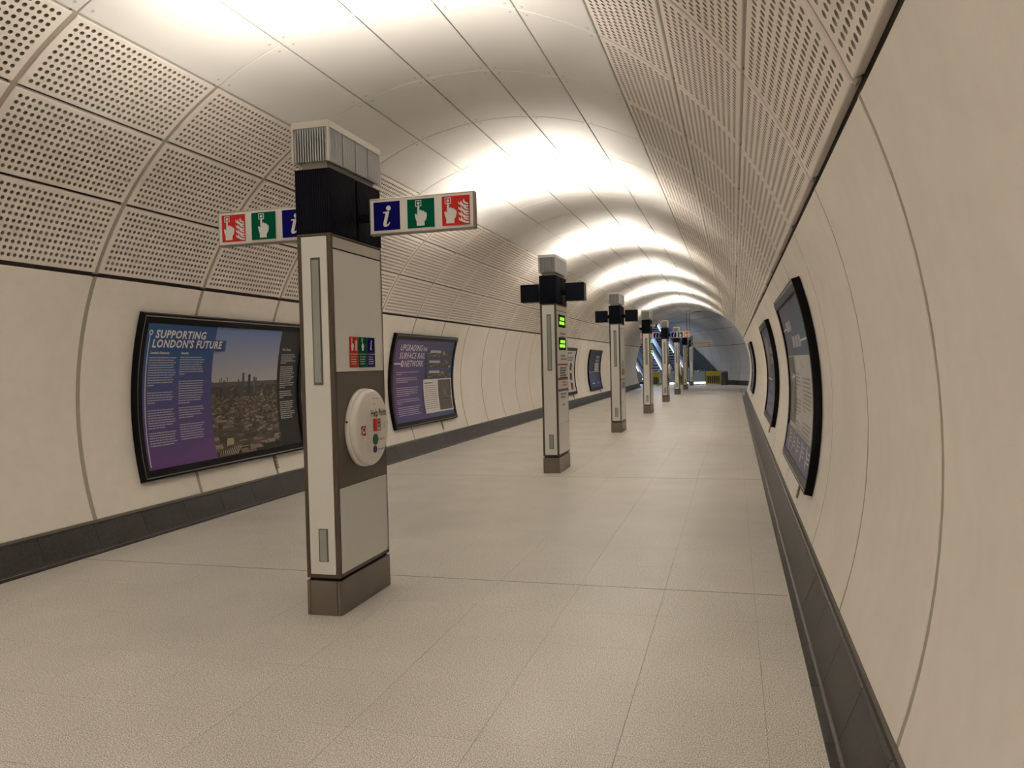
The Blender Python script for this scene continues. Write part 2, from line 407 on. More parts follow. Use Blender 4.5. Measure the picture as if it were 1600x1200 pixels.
B().add([tuple(loc(l, SEND+.3, z)) for l, z in ((-3.4, 0), (3.4, 0), (3.4, 1.6), (-3.4, 1.6))], [(0, 1, 2, 3)]).obj('shaft_foot', M_shaft, wf)

# ================================================================== flat artwork helpers
class Art:
    """coloured flat shapes in (x, y) with a layer height; becomes printed sheets"""
    def __init__(s): s.V = []; s.F = []; s.C = []; s.n = 0
    def poly(s, pts, c, z=None):
        s.n += 1; z = s.n if z is None else z
        k = len(s.V); s.V += [(x, y, z) for x, y in pts]; s.F.append(tuple(range(k, k+len(pts))))
        s.C.append(c if isinstance(c[0], (tuple, list)) else [c]*len(pts)); return s
    def rect(s, x0, y0, x1, y1, c, z=None): return s.poly([(x0, y0), (x1, y0), (x1, y1), (x0, y1)], c, z)
    def disc(s, x, y, r, c, n=20, z=None, sy=1): return s.poly([(x+r*cos(2*pi*i/n), y+sy*r*sin(2*pi*i/n)) for i in range(n)], c, z)
    def line(s, a, b, w_, c, z=None):
        d = Vector((b[0]-a[0], b[1]-a[1])).normalized()*w_/2
        return s.poly([(a[0]+d.y, a[1]-d.x), (b[0]+d.y, b[1]-d.x), (b[0]-d.y, b[1]+d.x), (a[0]-d.y, a[1]+d.x)], c, z)
    def textlines(s, x0, y1, wd, lines, pitch, h, c, z=None, seed=0, ragged=.25, gaps=()):
        rd = random.Random(seed); z = s.n+1 if z is None else z; s.n = max(s.n, z)
        for k in range(lines):
            if k in gaps: continue
            y = y1-k*pitch; x = x0; end = x0+wd*(1-rd.random()*ragged)
            if k+1 in gaps: end = x0+wd*(.2+.4*rd.random())
            while x < end:
                ww = h*rd.uniform(1.2, 4.5); s.rect(x, y-h, min(x+ww, end), y, c, z); x += ww+h*.55
        return s
    def word(s, txt, x, y, size, c, shear=0, bold=0, align='LEFT', z=None, sx=1, space=1, fit=None):
        cu = bpy.data.curves.new('lettering', 'FONT'); cu.body = txt; cu.size = size; cu.shear = shear; cu.offset = bold
        cu.align_x = align; cu.resolution_u = 2; cu.space_character = space
        o = bpy.data.objects.new('lettering', cu); COL.objects.link(o)
        me = o.to_mesh(); s.n += 1; z = s.n if z is None else z; k = len(s.V)
        x0_ = min(v.co.x for v in me.vertices); sx = fit/(max(v.co.x for v in me.vertices)-x0_) if fit else sx
        s.V += [(x+(v.co.x-x0_)*sx, y+v.co.y, z) for v in me.vertices]
        for f in me.polygons: s.F.append(tuple(k+i for i in f.vertices)); s.C.append([c]*len(f.vertices))
        wd = max((v.co.x for v in me.vertices), default=0)*sx
        o.to_mesh_clear(); bpy.data.objects.remove(o); bpy.data.curves.remove(cu); return wd
    def mesh(s, name, mt, fn, lay=.0006, cuts=None):
        """fn maps (x, y, height) to a point"""
        rk = {z: i for i, z in enumerate(sorted({v[2] for v in s.V}))}; lay = min(lay, .012/len(rk))
        me = bpy.data.meshes.new(name); bm = bmesh.new(); cl = bm.loops.layers.float_color.new('Col')
        vs_ = [bm.verts.new((v[0], v[1], rk[v[2]]+1)) for v in s.V]
        for f, c in zip(s.F, s.C):
            try: fc = bm.faces.new([vs_[i] for i in f])
            except ValueError: continue
            for lp, q in zip(fc.loops, c): lp[cl] = (*q, 1)
        bm.normal_update()
        for f in bm.faces:
            if f.normal.z < 0: f.normal_flip()
        if cuts:
            for y in cuts: bmesh.ops.bisect_plane(bm, geom=bm.verts[:]+bm.edges[:]+bm.faces[:], plane_co=(0, y, 0), plane_no=(0, 1, 0))
        for v in bm.verts: v.co = Vector(fn(v.co.x, v.co.y, v.co.z*lay))
        bm.to_mesh(me); bm.free(); me.materials.append(mt); return me
WHITE = (.78, .77, .75)
def fine(x, y): return (x, y)
HAND = [(.34, .07), (.63, .07), (.63, .2), (.70, .3), (.725, .44), (.70, .52), (.655, .53), (.64, .50), (.635, .56), (.60, .585), (.565, .58), (.55, .545), (.545, .60), (.51, .62), (.47, .61), (.455, .57), (.45, .76), (.41, .79), (.375, .76), (.37, .44), (.315, .50), (.275, .47), (.29, .36), (.34, .22)]
def icon(A, kind, x, y, w_, h_):
    col = {'i': (.005, .005, .125), 'green': (0, .10, .05), 'fire': (.62, .035, .03)}[kind]
    P = lambda u, v: (x+u*w_, y+v*h_)
    A.rect(x, y, x+w_, y+h_, col); wh = WHITE
    if kind == 'i':
        A.disc(*P(.57, .77), .088*w_, wh)
        A.poly([P(*p) for p in [(.36, .60), (.37, .645), (.585, .665), (.60, .655), (.49, .24), (.50, .20), (.53, .205), (.60, .28), (.625, .26), (.56, .16), (.47, .12), (.385, .135), (.36, .20), (.37, .27), (.455, .58), (.44, .60)]], wh)
        return
    dx = 0 if kind == 'green' else -.19
    A.poly([P(u+dx, v) for u, v in HAND], wh)
    z = A.n+1
    for q in ([(.30, .74), (.53, .74), (.53, .77), (.30, .77)], [(.30, .93), (.53, .93), (.53, .96), (.30, .96)], [(.30, .74), (.33, .74), (.33, .96), (.30, .96)], [(.50, .74), (.53, .74), (.53, .96), (.50, .96)]):
        A.poly([P(u+dx, v) for u, v in q], wh, z)
    A.disc(*P(.415+dx, .85), .055*w_, wh, 12, z)
    if kind == 'fire':
        for by in (.08, .26, .44, .62):
            A.poly([P(u, v+by) for u, v in [(.97, .02), (.86, .035), (.76, .09), (.70, .20), (.665, .10), (.60, .20), (.61, .03+.06), (.70, -.0+.03), (.84, -.03), (.97, -.04)]], wh)
            A.poly([P(u, v+by) for u, v in [(.97, .10), (.90, .12), (.84, .17), (.81, .26), (.77, .17), (.80, .11), (.88, .07), (.97, .055)]], wh)

# ================================================================== columns ("totems") along the middle
FX0, FX1 = -.135, .105          # column faces in x
YF = 4.60; YD = .755            # front face and depth
cxm = (FX0+FX1)/2
def ribs(x0, x1, y0, y1, nx, ny, dep):
    pts = []
    def side(ax, ay, bx, by, n, ox, oy):
        for i in range(n):
            for t, d in ((0, 0), (.55, 0), (.55, 1), (1, 1)):
                f = (i+t)/n; pts.append((ax+(bx-ax)*f+ox*dep*d, ay+(by-ay)*f+oy*dep*d))
    side(x0, y0, x1, y0, nx, 0, 1); side(x1, y0, x1, y1, ny, -1, 0); side(x1, y1, x0, y1, nx, 0, -1); side(x0, y1, x0, y0, ny, 1, 0)
    return pts
hw = (FX1-FX0)/2; hd = YD/2
TM_ = {}
def shared(key, fn):
    if key not in TM_: TM_[key] = fn()
    return TM_[key]
def column_common(root, full=True):
    def L(name, me, par=None): return link(name, me, par or root)
    # base of brushed bronze sheet
    def f():
        b = B(); g = .0015; e = .022
        b.box(-hw+e+g, hw-e-g, -hd-.006, hd+.006, 0, .225); b.box(-hw-.004, -hw+.06, -hd+e+g, hd-e-g, 0, .225); b.box(hw-.06, hw+.006, -hd+.004, hd-.004, 0, .225)
        return b.mesh('base', M_bronze, bevel=.002)
    L('base', shared('base', f))
    me = shared('ct', lambda: B().box(0, .022, 0, .022, 0, .225).mesh('base_corner', M_bronze, bevel=.002))
    for sx, sy in ((-1, -1), (1, -1), (1, 1), (-1, 1)):
        o = L('base_corner', me); o.location = (sx*(hw-.005)-(.022 if sx > 0 else 0)+sx*.006, sy*(hd-.004)-(.022 if sy > 0 else 0)+sy*.008, 0)
    L('recess', shared('rec', lambda: B().box(-hw+.015, hw-.015, -hd+.015, hd-.015, .2, .262).mesh('recess', M_black)))
    # frame : bottom rail, corner posts, top rail
    def f():
        b = B(); e = .026
        for sx in (-1, 1):
            for sy in (-1, 1):
                x = sx*hw; y = sy*hd; b.box(min(x, x-sx*e), max(x, x-sx*e), min(y, y-sy*e), max(y, y-sy*e), .243, 2.475)
        b.box(-hw, hw, -hd, hd, .243, .262); b.box(-hw, hw, -hd, hd, 2.462, 2.475)
        return b.mesh('frame', M_bronze2, bevel=.0015)
    L('frame', shared('frame', f))
    L('core', shared('core', lambda: B().box(-hw+.012, hw-.012, -hd+.012, hd-.012, .25, 2.47).mesh('core', mat('core_dark', (.03, .027, .024), .8))))
    me = shared('end', lambda: B().box(-hw+.030, hw-.030, -.008, .008, .268, 2.456).mesh('end_panel', M_white))
    ms = shared('slot', lambda: B().box(-.024, .024, -.004, .004, -.4, .4).mesh('slot_window', M_slot))
    msf = shared('slotf', lambda: B().box(-.033, .033, -.003, .003, -.41, .41).mesh('slot_surround', M_slotf))
    for sy in (-1, 1):
        o = L('end_panel', me); o.location = (0, sy*(hd-.006), 0)
        for zc, k in ((1.91, 1), (.458, .26)):
            o2 = link('slot_surround', msf, o); o2.location = (.008, sy*.0092, zc); o2.scale = (1, 1, k)
            o3 = link('slot_window', ms, o); o3.location = (.008, sy*.0118, zc); o3.scale = (1, 1, k*.985)
    # louvred black housing in two halves and a slotted middle
    def f():
        b = B(); X = hw+.005; Y = hd-.005
        b.prism(ribs(-X, X, -Y, -.012, 16, 22, .006), 2.478, 2.890); b.prism(ribs(-X, X, .012, Y, 16, 22, .006), 2.478, 2.890)
        b.box(-X+.02, X-.02, -.02, .02, 2.478, 2.885); return b.mesh('louvre_housing', M_black)
    L('louvre_housing', shared('louv', f))
    L('neck', shared('neck', lambda: B().box(-hw+.03, hw-.03, -hd+.04, hd-.04, 2.88, 2.95).mesh('neck', mat('neck_grey', (.36, .33, .29), .5))))
    def f():
        b = B(); X = hw+.008; Y = hd+.005; b.mi = 1; b.box(-X+.02, X-.02, -Y+.032, Y-.032, 2.94, 3.15); b.mi = 0
        for i in range(13):
            x = -X+.012+(2*X-.024)*(i+.5)/13
            for sy in (-1, 1): b.box(x-.0037, x+.0037, min(sy*Y, sy*(Y-.034)), max(sy*Y, sy*(Y-.034)), 2.935, 3.15)
        for i in range(52):
            if i % 13 == 12: continue
            y = -Y+.012+(2*Y-.024)*(i+.5)/52; e = .0045
            for sx in (-1, 1): b.box(min(sx*X, sx*(X-.022)), max(sx*X, sx*(X-.022)), y-e, y+e, 2.935, 3.15)
        return b.mesh('lamp_housing', [M_fin, mat('fin_core', (.012, .012, .012), .7, spec=.1)])
    o = L('lamp_housing', shared('fin', f))
    def f():
        b = B(); X = hw+.012; Y = hd+.012
        b.box(-X, X, -Y, -Y+.03, 3.148, 3.19); b.box(-X, X, Y-.03, Y, 3.148, 3.19); b.box(-X, -X+.03, -Y+.03, Y-.03, 3.148, 3.19); b.box(X-.03, X, -Y+.03, Y-.03, 3.148, 3.19)
        for sx in (-1, 1):
            for sy in (-1, 1): b.box(sx*(X-.006)-.007, sx*(X-.006)+.007, sy*(Y-.006)-.007, sy*(Y-.006)+.007, 2.93, 3.15)
        return b.mesh('cap_rim', M_cap)
    L('cap_rim', shared('cap', f))
    L('lamp_lens', shared('lens', lambda: B().box(-hw+.018, hw-.018, -hd+.018, hd-.018, 3.15, 3.165).mesh('lamp_lens', M_lens)))
def side_panels(root, kind, detail=True):
    """long faces: +x is the one seen in the photo"""
    y0, y1 = -hd+.030, hd-.012
    for sx in (-1, 1):
        def bx(name, z0, z1, mt, t=.010, par=None, ya=y0, yb=y1):
            x = sx*(hw-.006); return B().box(min(x, x+sx*t*.6), max(x, x+sx*t*.6), ya, yb, z0, z1).obj(name, mt, par or root)
        bx('vent_strip', 2.385, 2.455, M_trimlt)
        if kind == 'help':
            bx('upper_glass', 1.582, 2.375, M_glass); bx('band_panel', .826, 1.578, M_band); bx('lower_glass', .268, .822, M_glass)
        else:
            bx('upper_glass', 1.225, 2.375, M_white); bx('middle_rail', 1.19, 1.222, M_bronze2); bx('info_glass', .72, 1.187, M_white)
            bx('lower_glass', .268, .717, M_glass)
XO = hw+.002
def onside(x, y, z): return (XO+z, -hd+x, y)     # art on the +x side, x runs along +y, y is height
def icon_sign(root):
    for sx in (-1, 1):
        sg = B().box(-.378, .378, -.026, .026, -.124, .124).obj('side_sign', mat('sign_case', (.30, .27, .24), .4, .4), root, bevel=.006)
        sg.location = (sx*.596, .02, 2.625); sg['label'] = 'white three-icon sign blade projecting from the column'
        B().box(-.366, .366, -.030, .030, -.112, .112).obj('sign_face', mat('sign_white', (.80, .77, .74), .4), sg)
        A = Art(); seq = ['i', 'green', 'fire'] if sx > 0 else ['fire', 'green', 'i']
        for j, kd in enumerate(seq): icon(A, kd, -.342+.2475*j, -.0955, .193, .192)
        link('icon_print', A.mesh('icon_print', M_matt, lambda x, y, z: (x, -.0305-z, y)), sg)
        A = Art()
        for j, kd in enumerate(reversed(seq)): icon(A, kd, -.342+.2475*j, -.0955, .193, .192)
        link('icon_print', A.mesh('icon_print', M_matt, lambda x, y, z: (-x, .0305+z, y)), sg)
    B().box(-.23, .23, .0, .04, 2.6, 2.65).obj('sign_arm', M_black, root)
def screens(root, y_=.0):
    for sx in (-1, 1):
        sg = B().box(-.14, .14, -.10, .10, -.135, .13).obj('side_screen', M_gloss, root, bevel=.008)
        sg.location = (sx*.345, .0, 2.665); sg['label'] = 'black box screen held out from the column'
        B().box(-.122, .122, -.1025, -.1, -.115, .112).obj('screen_glass', mat('screen_glass', (.005, .007, .016), .3, spec=.12), sg)
        B().box(-.14, .14, -.105, .105, .13, .137).obj('screen_hood', M_cap, sg)
    B().box(-.24, .24, -.03, .03, 2.62, 2.70).obj('screen_arm', M_black, root)
def sticker(root):
    A = Art()
    for j, kd in enumerate(['fire', 'green', 'i']):
        x = .212+.124*j; base = {'i': (.03, .035, .17), 'green': (.01, .12, .07), 'fire': (.55, .07, .035)}[kd]
        A.rect(x, 1.607, x+.123, 1.815, base); icon(A, kd, x+.014, 1.715, .095, .095)
        A.rect(x, 1.697, x+.123, 1.7, WHITE); A.textlines(x+.012, 1.682, .09, 4, .016, .005, WHITE, seed=j)
    link('safety_sticker', A.mesh('safety_sticker', M_matt, onside), root)
def help_point(root):
    def lathe(prof_, n=56):
        b = B(); V = [(x, r*cos(2*pi*i/n), r*sin(2*pi*i/n)) for x, r in prof_ for i in range(n)]; k = len(prof_)
        b.add(V, [(j*n+i, j*n+(i+1) % n, (j+1)*n+(i+1) % n, (j+1)*n+i) for j in range(k-1) for i in range(n)]+[tuple(range((k-1)*n, k*n)), tuple(reversed(range(n)))]); return b
    hp = lathe([(0, .262), (.004, .268), (.03, .268), (.034, .262), (.036, .252)]).obj('help_point', M_helpw, root, smooth=True); hp.location = (hw, 0, 1.195); hp['label'] = 'round white help point disc with red box and two buttons'
    lathe([(.03, .256), (.045, .262), (.062, .262), (.074, .254), (.080, .240), (.082, .20), (.082, .05)]).obj('disc_body', M_helpw, hp, smooth=True)
    X = .0825
    A = Art(); K = (.02, .02, .02); g = (.30, .28, .26)
    A.word('Help Point', -.032, .072, .072, K, bold=.0012, sx=.78)
    A.word('Wait for tone', -.005, .192, .016, K); A.rect(.012, .155, .03, .160, K)
    for k, (yy, tx) in enumerate(((.015, 'Fire alarm'), (-.001, 'Lift cover'), (-.016, 'Press here'))): A.word(tx, .145, yy, .014, g if k else (.5, .1, .1))
    A.word('Emergency', .07, -.095, .024, K); A.word('Call', .072, -.118, .014, g)
    A.word('Information', .062, -.165, .024, K); A.word('Call', .064, -.187, .014, g)
    A.rect(-.19, -.045, -.125, .02, (.42, .02, .03)); A.disc(-.155, -.01, .024, WHITE, 16); A.disc(-.152, -.006, .014, (.42, .02, .03), 14); A.rect(-.187, -.043, -.168, -.035, WHITE)
    A.word('Induction loop', -.195, -.062, .011, g); A.word('fitted', -.195, -.075, .011, g)
    z = A.n+1; A.n = z
    for i in range(40):
        for j in range(9):
            x = -.115+j*.009; y = .105-i*.0072; yl = .105+(x+.115)*.55; 
            if i < 3 and j < 6-2*i: continue
            if i > 36 and j < 3*(i-36): continue
            A.rect(x, y, x+.0028, y+.0028, (.38, .36, .33), z)
    link('lettering', A.mesh('lettering', M_matt, lambda x, y, z: (X+z*.4, x, y)), hp)
    B().box(X, X+.022, .0, .072, -.028, .058).obj('alarm_box', mat('red_box', (.55, .03, .025), .35), hp, bevel=.002)
    A = Art(); A.rect(.012, -.018, .06, .046, (.45, .42, .40)); A.rect(.018, .022, .054, .038, (.12, .10, .12)); A.disc(.036, .006, .009, (.06, .05, .09)); A.rect(.018, -.014, .054, -.006, (.75, .72, .7))
    link('alarm_label', A.mesh('alarm_label', M_matt, lambda x, y, z: (X+.0225+z, x, y)), hp)
    B().tube((X, .022, -.085), (X+.006, .022, -.085), .038, 20).obj('green_button', mat('green_button', (.0, .13, .045), .35), hp)
    B().tube((X, .012, -.152), (X+.006, .012, -.152), .025, 20).obj('blue_button', mat('blue_button', (.012, .014, .09), .35), hp)
    B().tube((.02, -.264, .055), (.02, -.272, .055), .007, 10).obj('key_hole', M_black, hp)
def led_side(root):
    A = Art(); K = (.05, .045, .04); G = (.2, .19, .17)
    for z0 in (2.14, 1.80): A.rect(.12, z0, .62, z0+.19, (.008, .01, .008))
    A.rect(.0, 1.575, .725, 1.60, (.42, .09, .07)); A.rect(.0, 1.355, .725, 1.395, (.45, .09, .07))
    for z0, n_ in ((2.06, 2), (1.73, 2)): A.textlines(.22, z0, .42, n_, .05, .026, G, seed=int(z0*9))
    A.textlines(.14, 1.545, .5, 5, .036, .02, K, seed=3); A.textlines(.3, 1.33, .36, 2, .04, .022, (.45, .2, .17), seed=6)
    A.textlines(.16, 1.16, .42, 2, .045, .026, G, seed=8); A.textlines(.25, 1.0, .25, 1, .04, .02, G, seed=5)
    link('timetable_print', A.mesh('timetable_print', M_matt, lambda x, y, z: onside(x, y, .001+z)), root)
    A = Art(); rd = random.Random(4)
    for z0 in (2.14, 1.80):
        for r_ in range(2):
            x = .18+.05*r_
            while x < .50:
                ww = rd.uniform(.015, .045); A.rect(x, z0+.04+.065*r_, x+ww, z0+.085+.065*r_, (1, 1, 1)); x += ww+.012
    link('led_text', A.mesh('led_text', M_led, lambda x, y, z: onside(x, y, .004+z*.0002)), root)
def map_side(root):
    A = Art(); K = (.12, .11, .10)
    A.rect(.15, 1.30, .6, 1.45, (.3, .12, .10)); A.textlines(.17, 1.62, .4, 4, .04, .02, K, seed=11); A.rect(.15, 1.0, .6, 1.15, (.22, .2, .25))
    link('map_print', A.mesh('map_print', M_matt, lambda x, y, z: onside(x, y, .001+z)), root)
specs = [
 ('help', 'icons', 'nearest wayfinding column with round white help point and three-icon signs'),
 ('led', 'screens', 'second column from the front, green lit departure text on its side'),
 ('map', 'screens', 'third column from the front, black screens, no green text'),
 ('led', 'camera', 'fourth column from the front, small camera instead of side signs'),
 ('help', 'icons', 'fifth column from the front, three-icon signs seen small in the distance'),
 ('help', None, 'sixth column from the front, no side sign, behind the distant icon sign'),
 ('led', 'way', 'seventh column from the front, long white direction sign on its right'),
 ('map', None, 'farthest column, nearest the escalators')]
for k, (kind, extra, label) in enumerate(specs):
    root = empty('wayfinding_column', (cxm, 4.9775+6.7*k, 0)); tag(root, label, 'column', 'columns along the middle of the passage')
    column_common(root); side_panels(root, kind)
    if kind == 'help': sticker(root); help_point(root)
    if kind == 'led': led_side(root)
    if kind == 'map': map_side(root)
    if extra == 'icons': icon_sign(root)
    if extra == 'screens': screens(root)
    if extra == 'camera':
        c = B().box(0, .16, -.03, .03, -.03, .03).obj('camera_unit', M_cap, root); c.location = (hw, -.1, 2.72); B().tube((.16, 0, 0), (.21, 0, 0), .04, 12).obj('camera_head', M_black, c)
    if extra == 'way':
        sg = B().box(-.60, .60, -.03, .03, -.165, .165).obj('direction_sign', mat('sign_pale', (.86, .84, .81), .4), root); sg.location = (.93, .02, 2.53); sg['label'] = 'long white direction sign with dark lettering'
        A = Art(); A.word('Way out and platforms', -.42, .0, .10, (.12, .11, .11), sx=.9); A.word('lifts', .33, -.11, .08, (.2, .19, .18)); A.rect(-.58, -.12, -.48, .12, (.35, .34, .34))
        link('lettering', A.mesh('lettering', M_matt, lambda x, y, z: (x, -.0305-z, y)), sg)
        B().box(.1, .36, .0, .04, 2.5, 2.56).obj('sign_arm', M_bronze2, root)
        b = B()
        for x in (.12, .28): b.tube((x, .02, 2.69), (x, .02, 4.4), .012, 6)
        b.obj('hanging_rod', M_bronze2, root)

# ================================================================== curved poster frames on the walls
def frame_poster(side, ya, wd, th0, th1, art, label, bracket=None, trimc=None):
    """side -1 left wall (reads towards +y), +1 right wall (reads towards -y); th0 bottom, th1 top angles as heights above horizontal"""
    t0, t1 = radians(th0), radians(th1); RF = R-.004; dep = .062; Hh = (t1-t0)*R
    yc = ya+wd/2
    root = empty('poster_frame', (side*(R-.02), yc, ZC)); tag(root, label, 'poster', 'framed posters on the passage walls')
    def P(s, t, h):       # s along reading direction from centre, t arc height from bottom, h towards the room
        th = t0+t/R; rr = RF-h
        x = rr*cos(th)*side; z = ZC+rr*sin(th); y = yc+s if side < 0 else yc-s
        return (x-root.location.x, y-root.location.y, z-root.location.z)
    n = 16
    def barv(b, s0, s1, h0, h1, ta=0, tb=None):      # upright bent bar
        tb = Hh if tb is None else tb; V = []
        for i in range(n+1):
            t = ta+(tb-ta)*i/n; V += [P(s0, t, h0), P(s1, t, h0), P(s1, t, h1), P(s0, t, h1)]
        b.add(V, [(4*i+k, 4*i+(k+1) % 4, 4*i+4+(k+1) % 4, 4*i+4+k) for i in range(n) for k in range(4)]+[(0, 3, 2, 1), (4*n, 4*n+1, 4*n+2, 4*n+3)])
    def barh(b, ta, tb, h0, h1, s0=None, s1=None):
        s0 = -wd/2 if s0 is None else s0; s1 = wd/2 if s1 is None else s1
        b.add([P(s, t, h) for s in (s0, s1) for t, h in ((ta, h0), (tb, h0), (tb, h1), (ta, h1))], [(0, 3, 2, 1), (4, 5, 6, 7), (0, 1, 5, 4), (1, 2, 6, 5), (2, 3, 7, 6), (3, 0, 4, 7)])
    f = .085
    for nm, fn in (('frame_side', lambda b: barv(b, -wd/2, -wd/2+f, 0, dep)), ('frame_side', lambda b: barv(b, wd/2-f, wd/2, 0, dep)),
                   ('frame_rail', lambda b: barh(b, 0, f*1.15, 0, dep, -wd/2+f, wd/2-f)), ('frame_rail', lambda b: barh(b, Hh-f*1.15, Hh, 0, dep, -wd/2+f, wd/2-f))):
        b = B(); fn(b); b.obj(nm, M_gloss, root)
    b = B(); mt = mat('frame_trim', (.30, .31, .31), .25, .8)
    barv(b, -wd/2+.018, -wd/2+.026, dep, dep+.004, .02, Hh-.02); barv(b, wd/2-.026, wd/2-.018, dep, dep+.004, .02, Hh-.02)
    barh(b, .02, .032, dep, dep+.004, -wd/2+.02, wd/2-.02); barh(b, Hh-.032, Hh-.02, dep, dep+.004, -wd/2+.02, wd/2-.02)
    b.obj('trim_line', mt, root)
    b = B(); V = []
    for i in range(n+1):
        t = .05+(Hh-.1)*i/n; V += [P(-wd/2+.04, t, .035), P(wd/2-.04, t, .035)]
    b.add(V, [(2*i, 2*i+1, 2*i+3, 2*i+2) for i in range(n)]); b.obj('backboard', M_black, root)
    A = Art(); pw, ph = wd-2*f-.01, Hh-2*f*1.15-.01; art(A, pw, ph)
    cuts = [ph*i/44 for i in range(1, 44)]
    link('poster', A.mesh('poster', M_print, lambda x, y, z: P(x-pw/2, y+f*1.15+.005, .045+z), cuts=cuts), root)
    if bracket is not None:
        b = B()
        s = (bracket-yc)*(1 if side < 0 else -1)
        b.add([P(s+q*.022, t, h) for q in (-1, 1) for t, h in ((-.17, .001), (.03, .001), (.03, .016), (-.17, .016))], [(0, 3, 2, 1), (4, 5, 6, 7), (0, 1, 5, 4), (1, 2, 6, 5), (2, 3, 7, 6), (3, 0, 4, 7)])
        b.obj('wall_bracket', mat('bracket_grey', (.25, .21, .16), .4, .4), root)
        b = B()
        for t in (-.14, -.10, -.06): b.add([P(s+.012*cos(a), t+.012*sin(a), h) for h in (.016, .022) for a in [2*pi*i/8 for i in range(8)]], [(i, (i+1) % 8, 8+(i+1) % 8, 8+i) for i in range(8)]+[tuple(range(8, 16))])
        b.obj('bracket_screw', mat('screw_pale', (.55, .52, .48), .4), root)
def grad(A, x0, y0, x1, y1, c00, c10, c11, c01, n=12):
    z = A.n+1; A.n = z
    mix = lambda a, b, t: tuple(p+(q-p)*t for p, q in zip(a, b))
    at = lambda u, v: mix(mix(c00, c10, u), mix(c01, c11, u), v)
    for i in range(n):
        for j in range(n):
            u0, u1, v0, v1 = i/n, (i+1)/n, j/n, (j+1)/n
            A.poly([(x0+(x1-x0)*u, y0+(y1-y0)*v) for u, v in ((u0, v0), (u1, v0), (u1, v1), (u0, v1))], [at(u0, v0), at(u1, v0), at(u1, v1), at(u0, v1)], z)
def skyline(A, x0, y0, x1, y1):
    """an aerial photograph of a city: sky gradient, horizon, towers, roofs that grow towards the bottom"""
    W, Hh = x1-x0, y1-y0; rd = random.Random(5); hz = y0+Hh*.575
    grad(A, x0, hz, x1, y1, (.42, .40, .41), (.44, .41, .42), (.12, .19, .43), (.14, .22, .46))
    A.rect(x0, y0, x1, hz, (.055, .042, .034))
    A.rect(x0, hz-Hh*.035, x1, hz, (.085, .08, .085))
    z = A.n+1
    for i in range(160):       # far rooftops
        x = rd.uniform(x0, x1-.05); y = hz-Hh*rd.uniform(.0, .15); s = .02+.05*(hz-y)/Hh*5
        c = rd.choice([(.05, .04, .035), (.09, .075, .065), (.03, .03, .03), (.14, .115, .095), (.04, .055, .03)])
        A.rect(x, y, min(x+s*rd.uniform(.6, 1.6), x1), min(y+s*rd.uniform(.3, .8), hz+.008), c, z)
    z += 1; A.n = z
    for u, wv, hv, c in ((.135, .012, .06, (.05, .05, .06)), (.115, .010, .045, (.06, .06, .07)), (.22, .010, .07, (.07, .07, .08)), (.17, .02, .025, (.05, .05, .05)), (.44, .035, .125, (.05, .06, .08)), (.53, .038, .10, (.02, .022, .028)), (.61, .03, .065, (.10, .09, .09)), (.645, .02, .05, (.05, .05, .05)), (.38, .018, .035, (.06, .06, .06)), (.31, .05, -.06, (.03, .03, .035)), (.12, .03, -.05, (.02, .02, .025)), (.40, .05, -.02, (.06, .055, .05))):
        A.rect(x0+u*W, hz-.10*Hh if hv > 0 else hz-.16*Hh, x0+(u+wv)*W, hz+hv*Hh*(.55 if hv > 0 else 1), c, z)
    dx, dy = x0+.745*W, hz-.17*Hh       # a domed church
    A.rect(dx-.05, dy-.09, dx+.06, dy+.03, (.12, .10, .085)); A.rect(dx-.028, dy+.02, dx+.028, dy+.07, (.16, .14, .12)); A.disc(dx, dy+.075, .03, (.30, .28, .26), 14); A.rect(dx-.004, dy+.1, dx+.004, dy+.13, (.4, .38, .35))
    for k in range(20):          # nearer blocks
        yb = hz-Hh*(.13+.44*(k/19)**1.15); sc = .03+.115*(k/19)**1.3; z = A.n+1; A.n = z+2; x = x0-rd.random()*.05
        while x < x1:
            ww = sc*rd.uniform(.5, 1.5); hh = sc*rd.uniform(.35, .8); r_ = sc*rd.uniform(.15, .4); sk = sc*rd.uniform(-.5, .5)
            g = rd.choice((.3, .5, .8, 1.1, 1.3)); warm = rd.uniform(.7, 1.0)
            cw = (.105*g, .083*g*warm+.006, .063*g*warm); cr = rd.choice([(.17*g, .135*g, .105*g), (.06, .05, .042), (.26, .22, .17), (.11, .06, .045)])
            cl = lambda v: max(x0, min(x1, v))
            yb2 = yb+rd.uniform(-.3, .3)*sc; lo = max(y0, yb2-hh); yb2 = max(yb2, lo+.01)
            A.poly([(cl(x), lo), (cl(x+ww), lo), (cl(x+ww), yb2), (cl(x), yb2)], cw, z)
            A.poly([(cl(x), yb2), (cl(x+ww), yb2), (cl(x+ww+sk), yb2+r_), (cl(x+sk), yb2+r_)], cr, z)
            if sc > .08 and rd.random() < .75:
                for q in range(2, int(hh/.016)): A.rect(cl(x+.008), lo+q*.016, cl(x+ww-.008), min(yb2, lo+q*.016+.006), tuple(v*.4 for v in cw), z+1)
            x += ww*rd.uniform(.75, 1.1)
    z = A.n+1; A.n = z
    for i in range(10): A.line((x0+.06+i*.035, y0+.01), (x0+.08+i*.035+.01*i, y0+.07+.004*i), .012, (.42, .38, .31), z)
    A.poly([(x0+.2, y0+.12), (x0+.34, y0+.13), (x0+.36, y0+.2), (x0+.24, y0+.21)], (.36, .31, .22))
W_ = (.74, .72, .72)
